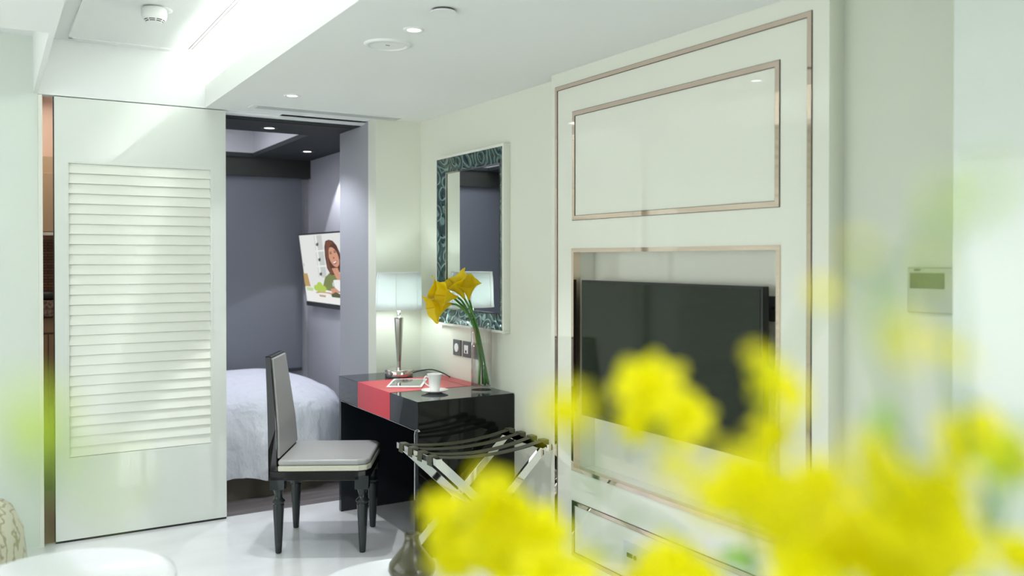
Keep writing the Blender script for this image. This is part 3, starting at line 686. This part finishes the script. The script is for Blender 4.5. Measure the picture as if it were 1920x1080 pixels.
for j, (s_, z_) in enumerate(prof):
    row = []
    if j == 0: rows.append([bm.verts.new((bcx, bcy, z_))]); continue
    for i in range(NA):
        th = 2*math.pi*i/NA; x, y = rr(th); dn = max(0, (.52-z_)/.40)
        wv = (.024*math.sin(17*th+1.3*dn) * rnd[int(17*th/(2*math.pi)) % 40] + .011*math.sin(41*th+2*math.sin(5*th)) + .006*math.sin(83*th+3*dn))*dn
        zz_ = z_ + (.014*math.sin(6*th)+.01*math.sin(15*th) if j == len(prof)-1 else 0)
        row.append(bm.verts.new((bcx+x*(s_+wv), bcy+y*(s_+wv), zz_ + (.004*math.sin(9*th)*s_ if z_ > .5 else 0))))
    rows.append(row)
for i in range(NA): bm.faces.new((rows[0][0], rows[1][i], rows[1][(i+1) % NA])).smooth = True
for r0, r1 in zip(rows[1:], rows[2:]):
    for i in range(NA): bm.faces.new((r0[i], r1[i], r1[(i+1) % NA], r0[(i+1) % NA])).smooth = True
obj('duvet', bm, 'duvet', t)
bm = BM(); A = []; B = []
for i in range(96):
    x, y = rr(2*math.pi*i/96); A.append((bcx+x*.93, bcy+y*.945))
prism(bm, A, 'z', 0.0, .30); obj('bed_base', bm, 'bedbase', t)
bm = BM(); box(bm, (0.52, 6.80, 0.30), (1.00, 6.89, 0.80)); box(bm, (1.005, 6.80, 0.30), (1.50, 6.89, 0.80)); obj('headboard', bm, 'headboard', t, 0.012, 3)

# ---------------------------------------------------------------- television on the bedroom wall, tilted forwards
Tfar, Tnear = 6.78, 5.78
def TP(u, v, off=0.0):   # u along the width from the far end, v up
    y = Tfar + (Tnear-Tfar)*u
    b = Vector((2.172, y, 1.040)); a = Vector((2.098, y, 1.603)); n = Vector((-(1.603-1.040), 0, -(2.172-2.098))).normalized()
    return b + (a-b)*v + n*off
t = thing('wall_television', 'lit bedroom wall television tilted forward, showing a long-haired woman holding a mug', 'television')
bm = BM()
def slab(bm, u0, u1, v0, v1, o0, o1):
    P = [TP(u, v, o) for o in (o0, o1) for u, v in ((u0, v0), (u1, v0), (u1, v1), (u0, v1))]
    V = [bm.verts.new(p) for p in P]
    for f_ in ((0,1,2,3),(7,6,5,4),(0,4,5,1),(1,5,6,2),(2,6,7,3),(3,7,4,0)): bm.faces.new([V[i] for i in f_])
slab(bm, 0, 1, 0, 1, -.03, 0); obj('housing', bm, 'bezel', t)
bm = BM(); slab(bm, .0, 1, 0.0, .055, 0, .006); obj('lower_bezel', bm, 'greymetal', t)
bm = BM(); box(bm, (2.15, 6.2, 1.22), (2.225, 6.36, 1.40)); obj('wall_bracket', bm, 'greymetal', t)
cols = dict(bg=(.86, .88, .85), shelf=(.62, .66, .62), wh=(.95, .96, .93), dk=(.10, .11, .09), hair=(.105, .035, .018), hair2=(.20, .075, .035), skin=(.72, .36, .23), lip=(.45, .08, .06),
            green=(.22, .26, .08), apple=(.50, .68, .10), box=(.55, .36, .14), blue=(.02, .06, .16), board=(.60, .38, .22), teeth=(.95, .93, .9), olive=(.10, .11, .04), napkin=(.62, .74, .38))
pm = []; pi_ = {}
for k, c in cols.items():
    m_ = mat('screen_' + k, (0.01, 0.01, 0.01), 0.3, emit=c, es=0.40); pi_[k] = len(pm); pm.append(m_)
bm = BM(); lay = [0.0006]
def CP(x, y):   # drawing sheet coordinates of the broadcast picture: x 0..510, y 0..925
    return x/545.0, .055 + .935*(1-y/900.0)
def poly(c, pts):
    V = [bm.verts.new(TP(*CP(x, y), lay[0])) for x, y in pts]; f_ = bm.faces.new(V); f_.material_index = pi_[c]; lay[0] += .00025
def ell(c, x, y, a, b, n=20, rot=0):
    poly(c, [(x + a*math.cos(q)*math.cos(rot) - b*math.sin(q)*math.sin(rot), y + a*math.cos(q)*math.sin(rot) + b*math.sin(q)*math.cos(rot)) for q in [2*math.pi*i/n for i in range(n)]])
poly('bg', [(8, 8), (537, 8), (537, 892), (8, 892)])
poly('shelf', [(205, 20), (300, 20), (300, 560), (205, 560)]); poly('wh', [(215, 20), (235, 20), (235, 560), (215, 560)])
poly('wh', [(205, 215), (330, 205), (330, 225), (205, 235)]); poly('wh', [(205, 410), (330, 400), (330, 420), (205, 430)])
for x, y in ((235, 140), (240, 335), (235, 520)): ell('dk', x, y, 16, 20); ell('olive', x+10, y-12, 8, 14)
ell('shelf', 30, 400, 12, 22)
poly('wh', [(8, 700), (537, 690), (537, 892), (8, 892)])
poly('box', [(5, 520), (62, 515), (85, 690), (8, 690)])
poly('napkin', [(20, 700), (120, 705), (110, 750), (30, 745)])
poly('green', [(240, 690), (285, 560), (345, 500), (450, 500), (500, 560), (520, 700), (430, 740), (280, 720)])
poly('hair', [(345, 100), (385, 85), (430, 100), (470, 160), (500, 270), (520, 380), (500, 440), (440, 520), (360, 520), (325, 440), (318, 300), (325, 170)])
poly('skin', [(380, 440), (450, 430), (480, 560), (470, 620), (420, 560)])
ell('skin', 420, 300, 55, 125, rot=-.18); poly('hair2', [(345, 110), (400, 95), (440, 130), (400, 150), (372, 210), (362, 330), (345, 260)])
poly('hair2', [(335, 200), (350, 200), (362, 420), (400, 500), (365, 515), (335, 420)])
ell('dk', 392, 255, 13, 9); ell('dk', 442, 240, 12, 9); poly('hair', [(376, 236), (408, 232), (408, 238), (376, 243)]); poly('hair', [(428, 220), (458, 216), (458, 222), (428, 227)])
poly('lip', [(395, 365), (420, 355), (458, 335), (450, 372), (420, 392)]); poly('teeth', [(403, 366), (450, 344), (444, 364), (418, 378)])
ell('hair2', 424, 310, 7, 12)
poly('wh', [(385, 590), (480, 585), (475, 720), (398, 725)]); ell('shelf', 380, 640, 12, 30); ell('wh', 433, 590, 47, 12)
poly('skin', [(340, 700), (400, 680), (440, 720), (425, 760), (360, 765)]); poly('skin', [(470, 640), (500, 650), (490, 730), (465, 720)])
for x, y in ((170, 700), (215, 660), (255, 705), (205, 720)): ell('apple', x, y, 36, 40)
ell('board', 270, 760, 120, 18); ell('wh', 260, 770, 80, 12); poly('board', [(190, 785), (280, 785), (270, 812), (200, 810)])
poly('olive', [(345, 770), (400, 730), (460, 760), (465, 800), (350, 800)]); poly('blue', [(500, 560), (537, 520), (537, 740), (490, 720)])
obj('screen', bm, pm, t, fix=False)

# ---------------------------------------------------------------- round tables, dark vase, armchair
t = thing('side_table', 'small round white-topped side table at the bottom centre under the olive vase', 'table')
tcx, tcy = 1.03, 2.30
bm = BM(); lathe(bm, [(.270, .428), (.284, .434), (.287, .442), (.284, .450)], tcx, tcy, 72); obj('table_top', bm, 'table', t)
bm = BM(); lathe(bm, [(.17, 0), (.17, .012), (.03, .02), (.022, .03), (.022, .428)], tcx, tcy, 40); obj('pedestal', bm, 'coffee', t)
bm = BM(); lathe(bm, [(.044, .450), (.062, .460), (.071, .480), (.067, .500), (.046, .526), (.028, .550), (.0215, .572), (.023, .588), (.019, .588), (.015, .572), (.018, .55), (.0, .54)], 1.08, 2.38, 40, cap1=False)
tag(obj('bottle_vase', bm, 'olive'), 'small olive bottle-shaped vase with a slim neck on the low round table', 'vase')
t = thing('occasional_table', 'round white table with a rounded rim at the bottom left, before the patterned armchair', 'table')
bm = BM(); lathe(bm, [(.190, .685), (.212, .698), (.220, .710), (.218, .721), (.208, .7270), (.196, .7270), (.186, .722), (.0, .721)], .137, 2.071, 72, cap1=False); obj('table_top', bm, 'table', t)
bm = BM(); lathe(bm, [(.16, 0), (.16, .012), (.03, .02), (.022, .03), (.022, .685)], .137, 2.071, 40); obj('pedestal', bm, 'coffee', t)
t = thing('armchair', 'cream armchair in streaked brocade fabric at the bottom left corner', 'armchair')
acx, acy = -.31, 3.02
bm = BM(); N = 40; rows = []
for i in range(N+1):
    a = R(-75) + R(330)*i/N if False else R(-60) + R(300)*i/N
    c, s = math.cos(a), math.sin(a); row = []
    for r_, z in ((.37, .10), (.395, .30), (.405, .50), (.395, .60), (.370, .655), (.335, .67), (.300, .655), (.275, .60), (.27, .45), (.27, .30), (.27, .10)):
        row.append(bm.verts.new((acx+r_*c, acy+r_*s, z)))
    rows.append(row)
for r0, r1 in zip(rows, rows[1:]):
    for i in range(len(r0)): bm.faces.new((r0[i], r0[(i+1) % len(r0)], r1[(i+1) % len(r0)], r1[i])).smooth = True
bm.faces.new(rows[0]); bm.faces.new(rows[-1][::-1])
obj('back', bm, 'brocade', t)
bm = BM(); lathe(bm, [(.30, .28), (.32, .31), (.32, .39), (.29, .42), (.0, .43)], acx, acy, 48, cap1=False, sx=.84, sy=.84); obj('seat_cushion', bm, 'brocade', t)
bm = BM(); lathe(bm, [(.34, .09), (.34, .28)], acx, acy, 48, sx=.8, sy=.8); obj('seat_base', bm, 'brocade', t)
for sx_, sy_ in ((-1,-1),(1,-1),(1,1),(-1,1)):
    bm = BM(); lathe(bm, [(.012, 0), (.02, .105)], acx+.22*sx_, acy+.22*sy_, 16); obj('leg', bm, 'black', t)

# ---------------------------------------------------------------- foreground flowers
t = thing('flower_stand', 'slim white stand carrying the foreground flowers, just below the view', 'stand')
bm = BM(); box(bm, (.38, .30, .72), (.62, .54, .75)); obj('top', bm, 'table', t, .003)
for sx_ in (.395, .605):
    for sy_ in (.315, .525): bx('leg', (sx_-.01, sy_-.01, 0), (sx_+.01, sy_+.01, .72), 'white', t, .002)
FVX, FVY = .50, .42
bm = BM(); lathe(bm, [(.045, .75), (.055, .76), (.058, .90), (.048, 1.03), (.050, 1.07), (.046, 1.07), (.044, 1.03), (.053, .90), (.045, .77), (.0, .765)], FVX, FVY, 40, cap1=False)
tag(obj('flower_vase', bm, 'porcelain'), 'white vase holding the blurred yellow flower sprays in the foreground', 'vase')
SPRAYS = [
    ('b', [[0.372, 0.358, 1.249], [0.303, 0.342, 1.306]],
        [[0.273, 0.325, 1.346, 0.04], [0.294, 0.324, 1.33, 0.032], [0.272, 0.337, 1.33, 0.026]]),
    ('b', [[0.366, 0.42, 1.211], [0.275, 0.416, 1.241]],
        [[0.207, 0.399, 1.272, 0.038], [0.23, 0.397, 1.277, 0.044], [0.247, 0.387, 1.262, 0.042], [0.194, 0.395, 1.283, 0.02], [0.21, 0.409, 1.252, 0.032], [0.16, 0.288, 1.326, 0.011], [0.239, 0.403, 1.247, 0.04]]),
    ('b', [[0.354, 0.369, 1.234], [0.233, 0.302, 1.306]],
        [[0.153, 0.222, 1.362, 0.019], [0.175, 0.244, 1.301, 0.018], [0.229, 0.351, 1.257, 0.03], [0.168, 0.19, 1.351, 0.016]]),
    ('b', [[0.399, 0.342, 1.252], [0.324, 0.294, 1.316]],
        [[0.275, 0.255, 1.36, 0.022], [0.264, 0.249, 1.371, 0.01], [0.258, 0.23, 1.359, 0.024], [0.222, 0.182, 1.399, 0.01], [0.262, 0.238, 1.341, 0.02]]),
    ('b', [[0.414, 0.332, 1.234], [0.354, 0.311, 1.268]],
        [[0.224, 0.215, 1.33, 0.034], [0.253, 0.221, 1.317, 0.042], [0.199, 0.206, 1.333, 0.017], [0.264, 0.214, 1.306, 0.036], [0.245, 0.202, 1.331, 0.026], [0.255, 0.231, 1.309, 0.026]]),
    ('b', [[0.441, 0.317, 1.229], [0.392, 0.288, 1.26]],
        [[0.26, 0.181, 1.325, 0.036], [0.281, 0.18, 1.312, 0.036], [0.27, 0.198, 1.304, 0.034], [0.262, 0.169, 1.334, 0.024], [0.235, 0.173, 1.348, 0.017], [0.221, 0.17, 1.354, 0.01], [0.28, 0.192, 1.298, 0.032]]),
    ('b', [[0.458, 0.283, 1.238], [0.393, 0.23, 1.293]],
        [[0.324, 0.19, 1.338, 0.034], [0.303, 0.19, 1.342, 0.024], [0.333, 0.184, 1.333, 0.018], [0.256, 0.161, 1.379, 0.017], [0.364, 0.2, 1.287, 0.022]]),
    ('b', [[0.399, 0.342, 1.227], [0.345, 0.351, 1.241]],
        [[0.269, 0.304, 1.267, 0.034], [0.256, 0.311, 1.26, 0.026], [0.303, 0.26, 1.27, 0.036], [0.265, 0.283, 1.268, 0.026]]),
    ('b', [[0.415, 0.286, 1.248], [0.268, 0.188, 1.352]],
        [[0.18, 0.137, 1.412, 0.0065], [0.18, 0.125, 1.391, 0.012], [0.186, 0.122, 1.408, 0.006]]),
    ('l', [[0.392, 0.253, 1.259], [0.247, 0.154, 1.376]],
        [[0.158, 0.103, 1.42, 0.008], [0.156, 0.093, 1.423, 0.008], [0.149, 0.109, 1.398, 0.006]]),
    ('l', [[0.382, 0.236, 1.264], [0.357, 0.204, 1.301]],
        [[0.257, 0.148, 1.343, 0.02], [0.263, 0.145, 1.352, 0.014], [0.325, 0.2, 1.292, 0.03], [0.262, 0.192, 1.354, 0.012]]),
    ('l', [[0.108, 0.4, 1.222], [0.016, 0.246, 1.327]],
        [[0.006, 0.171, 1.381, 0.011], [0.015, 0.142, 1.377, 0.005], [0.007, 0.17, 1.376, 0.004]]),
]
SLAB = ['blurred yellow flower spray in front of the dark television screen, with one large bloom',
        'blurred yellow flower spray spreading low in front of the luggage rack',
        'blurred yellow flower spray with a small pale bloom left of the wall niche',
        'blurred yellow flower spray rising at the right edge of the dark television',
        'blurred yellow flower spray with the largest bright blooms below the television corner',
        'blurred yellow flower spray forming the dense mass below the thermostat',
        'blurred yellow flower spray reaching highest in front of the right-hand wall pier',
        'blurred yellow flower spray along the bottom edge beside the media plate',
        'faint yellow spray with tiny blooms in front of the bronze-trimmed unit edge and thermostat',
        'thin green leafy twig with yellow-green buds above the thermostat',
        'thick green leafy twig at the lower right corner',
        'blurred yellow-green leafy twig very close at the left, in front of the sliding door gap']
def blossom(bm, c, d, nrm):
    """ruffled bloom of six broad petals and a small trumpet"""
    c = Vector(c); n = Vector(nrm).normalized(); s = n.cross(Vector((.3, .2, 1))).normalized(); u = s.cross(n); r0 = d/2
    ph = random.uniform(0, 6.28)
    for k in range(7):
        a0 = ph + k*2*math.pi/7; G = []
        for i in range(6):
            w = i/5; row = []
            for j in range(7):
                q = (j/6-.5)*2; wd = .85*math.sin(math.pi*min(1, .12+.80*w))**.7
                a = a0 + q*wd; r_ = r0*w*(1 - .22*q*q*w)*random.uniform(.97, 1.03)
                h = r0*(.55*w - .35*w*w + .10*math.sin(3*q+k)*w) + (.04*r0 if k % 2 else 0)
                row.append(bm.verts.new(c + (s*math.cos(a)+u*math.sin(a))*r_ + n*h))
            G.append(row)
        for A_, B_ in zip(G, G[1:]):
            for j in range(6): bm.faces.new((A_[j], A_[j+1], B_[j+1], B_[j])).smooth = True
    rg = []
    for w, r_ in ((0, .10), (.3, .16), (.6, .22), (.75, .30)):
        rg.append([bm.verts.new(c + n*r0*w + (s*math.cos(a)+u*math.sin(a))*r0*r_*(1+.15*math.sin(5*a))) for a in [2*math.pi*i/14 for i in range(14)]])
    for A_, B_ in zip(rg, rg[1:]):
        for i in range(14): bm.faces.new((A_[i], A_[(i+1) % 14], B_[(i+1) % 14], B_[i])).smooth = True
def leafblade(bm, a, b, w):
    a = Vector(a); b = Vector(b); d = b-a; s = d.cross(Vector((.2, -.9, .4))).normalized(); n = s.cross(d).normalized(); G = []
    for i in range(9):
        t_ = i/8; hw = w*math.sin(math.pi*(.04+.92*t_))**.8
        m_ = a + d*t_ + n*d.length*.12*math.sin(math.pi*t_)
        G.append([bm.verts.new(m_ - s*hw + n*hw*.25), bm.verts.new(m_), bm.verts.new(m_ + s*hw + n*hw*.25)])
    for A_, B_ in zip(G, G[1:]):
        for j in range(2): bm.faces.new((A_[j], A_[j+1], B_[j+1], B_[j])).smooth = True
for si, (kind, way, heads) in enumerate(SPRAYS):
    t = thing('leafy_twig' if kind == 'l' else 'flower_spray', SLAB[si], 'twig' if kind == 'l' else 'flower')
    an = random.uniform(0, 6.28); root = Vector((FVX + .02*math.cos(an), FVY + .02*math.sin(an), .80)); lip = Vector((FVX + .028*math.cos(an), FVY + .028*math.sin(an), 1.075))
    tip = Vector(heads[0][:3]); spine = curve([root, lip] + [Vector(p) for p in way] + [tip], 10)
    bm = BM(); tube(bm, spine, .0019, 7, r1=.0008)
    for h in heads[1:]:
        hp = Vector(h[:3]); q = min(spine[10:], key=lambda v: (v-hp).length + .35*max(0, v.z-hp.z+.02))
        tube(bm, curve([q, (q+hp)/2 + Vector((0, 0, -.004)), hp], 5), .0009, 6, r1=.0006)
    obj('stem', bm, 'stem', t)
    for h in heads:
        x, y, z, d = h
        if kind == 'b':
            bm = BM(); nr = Vector((-.35, -.75, .45)) + Vector((random.uniform(-.5, .5), random.uniform(-.3, .3), random.uniform(-.4, .5)))
            blossom(bm, (x, y, z), d, nr); obj('blossom', bm, 'petal', t, fix=False)
        else:
            bm = BM(); e = Vector((random.uniform(-.6, .6), random.uniform(-.2, .2), random.uniform(.3, 1))).normalized()*d*.75
            leafblade(bm, Vector((x, y, z))-e, Vector((x, y, z))+e, d*.42); obj('leaf', bm, 'leaf' if si == 10 else 'bud', t, fix=False)
    if kind == 'b':
        for k in range(1):
            q = spine[int(len(spine)*(.45+.2*k))]; e = Vector((random.uniform(-1, 1), random.uniform(-.5, .5), random.uniform(-.2, .5))).normalized()*.024
            bm = BM(); leafblade(bm, q, q+e, .006); obj('leaf', bm, 'leaf', t, fix=False)

# ---------------------------------------------------------------- put every Empty at the base of its thing
bpy.context.view_layer.update()
for o in list(SC.objects):
    if o.type == 'EMPTY' and o.parent is None and o.location.length < 1e-6:
        pts = []
        def walk(c):
            if c.type == 'MESH': pts.extend(c.matrix_world @ Vector(b) for b in c.bound_box)
            for d in c.children: walk(d)
        walk(o)
        if not pts: continue
        base = Vector(((min(p.x for p in pts)+max(p.x for p in pts))/2, (min(p.y for p in pts)+max(p.y for p in pts))/2, min(p.z for p in pts)))
        o.location = base
        for c in o.children: c.location = c.location - base
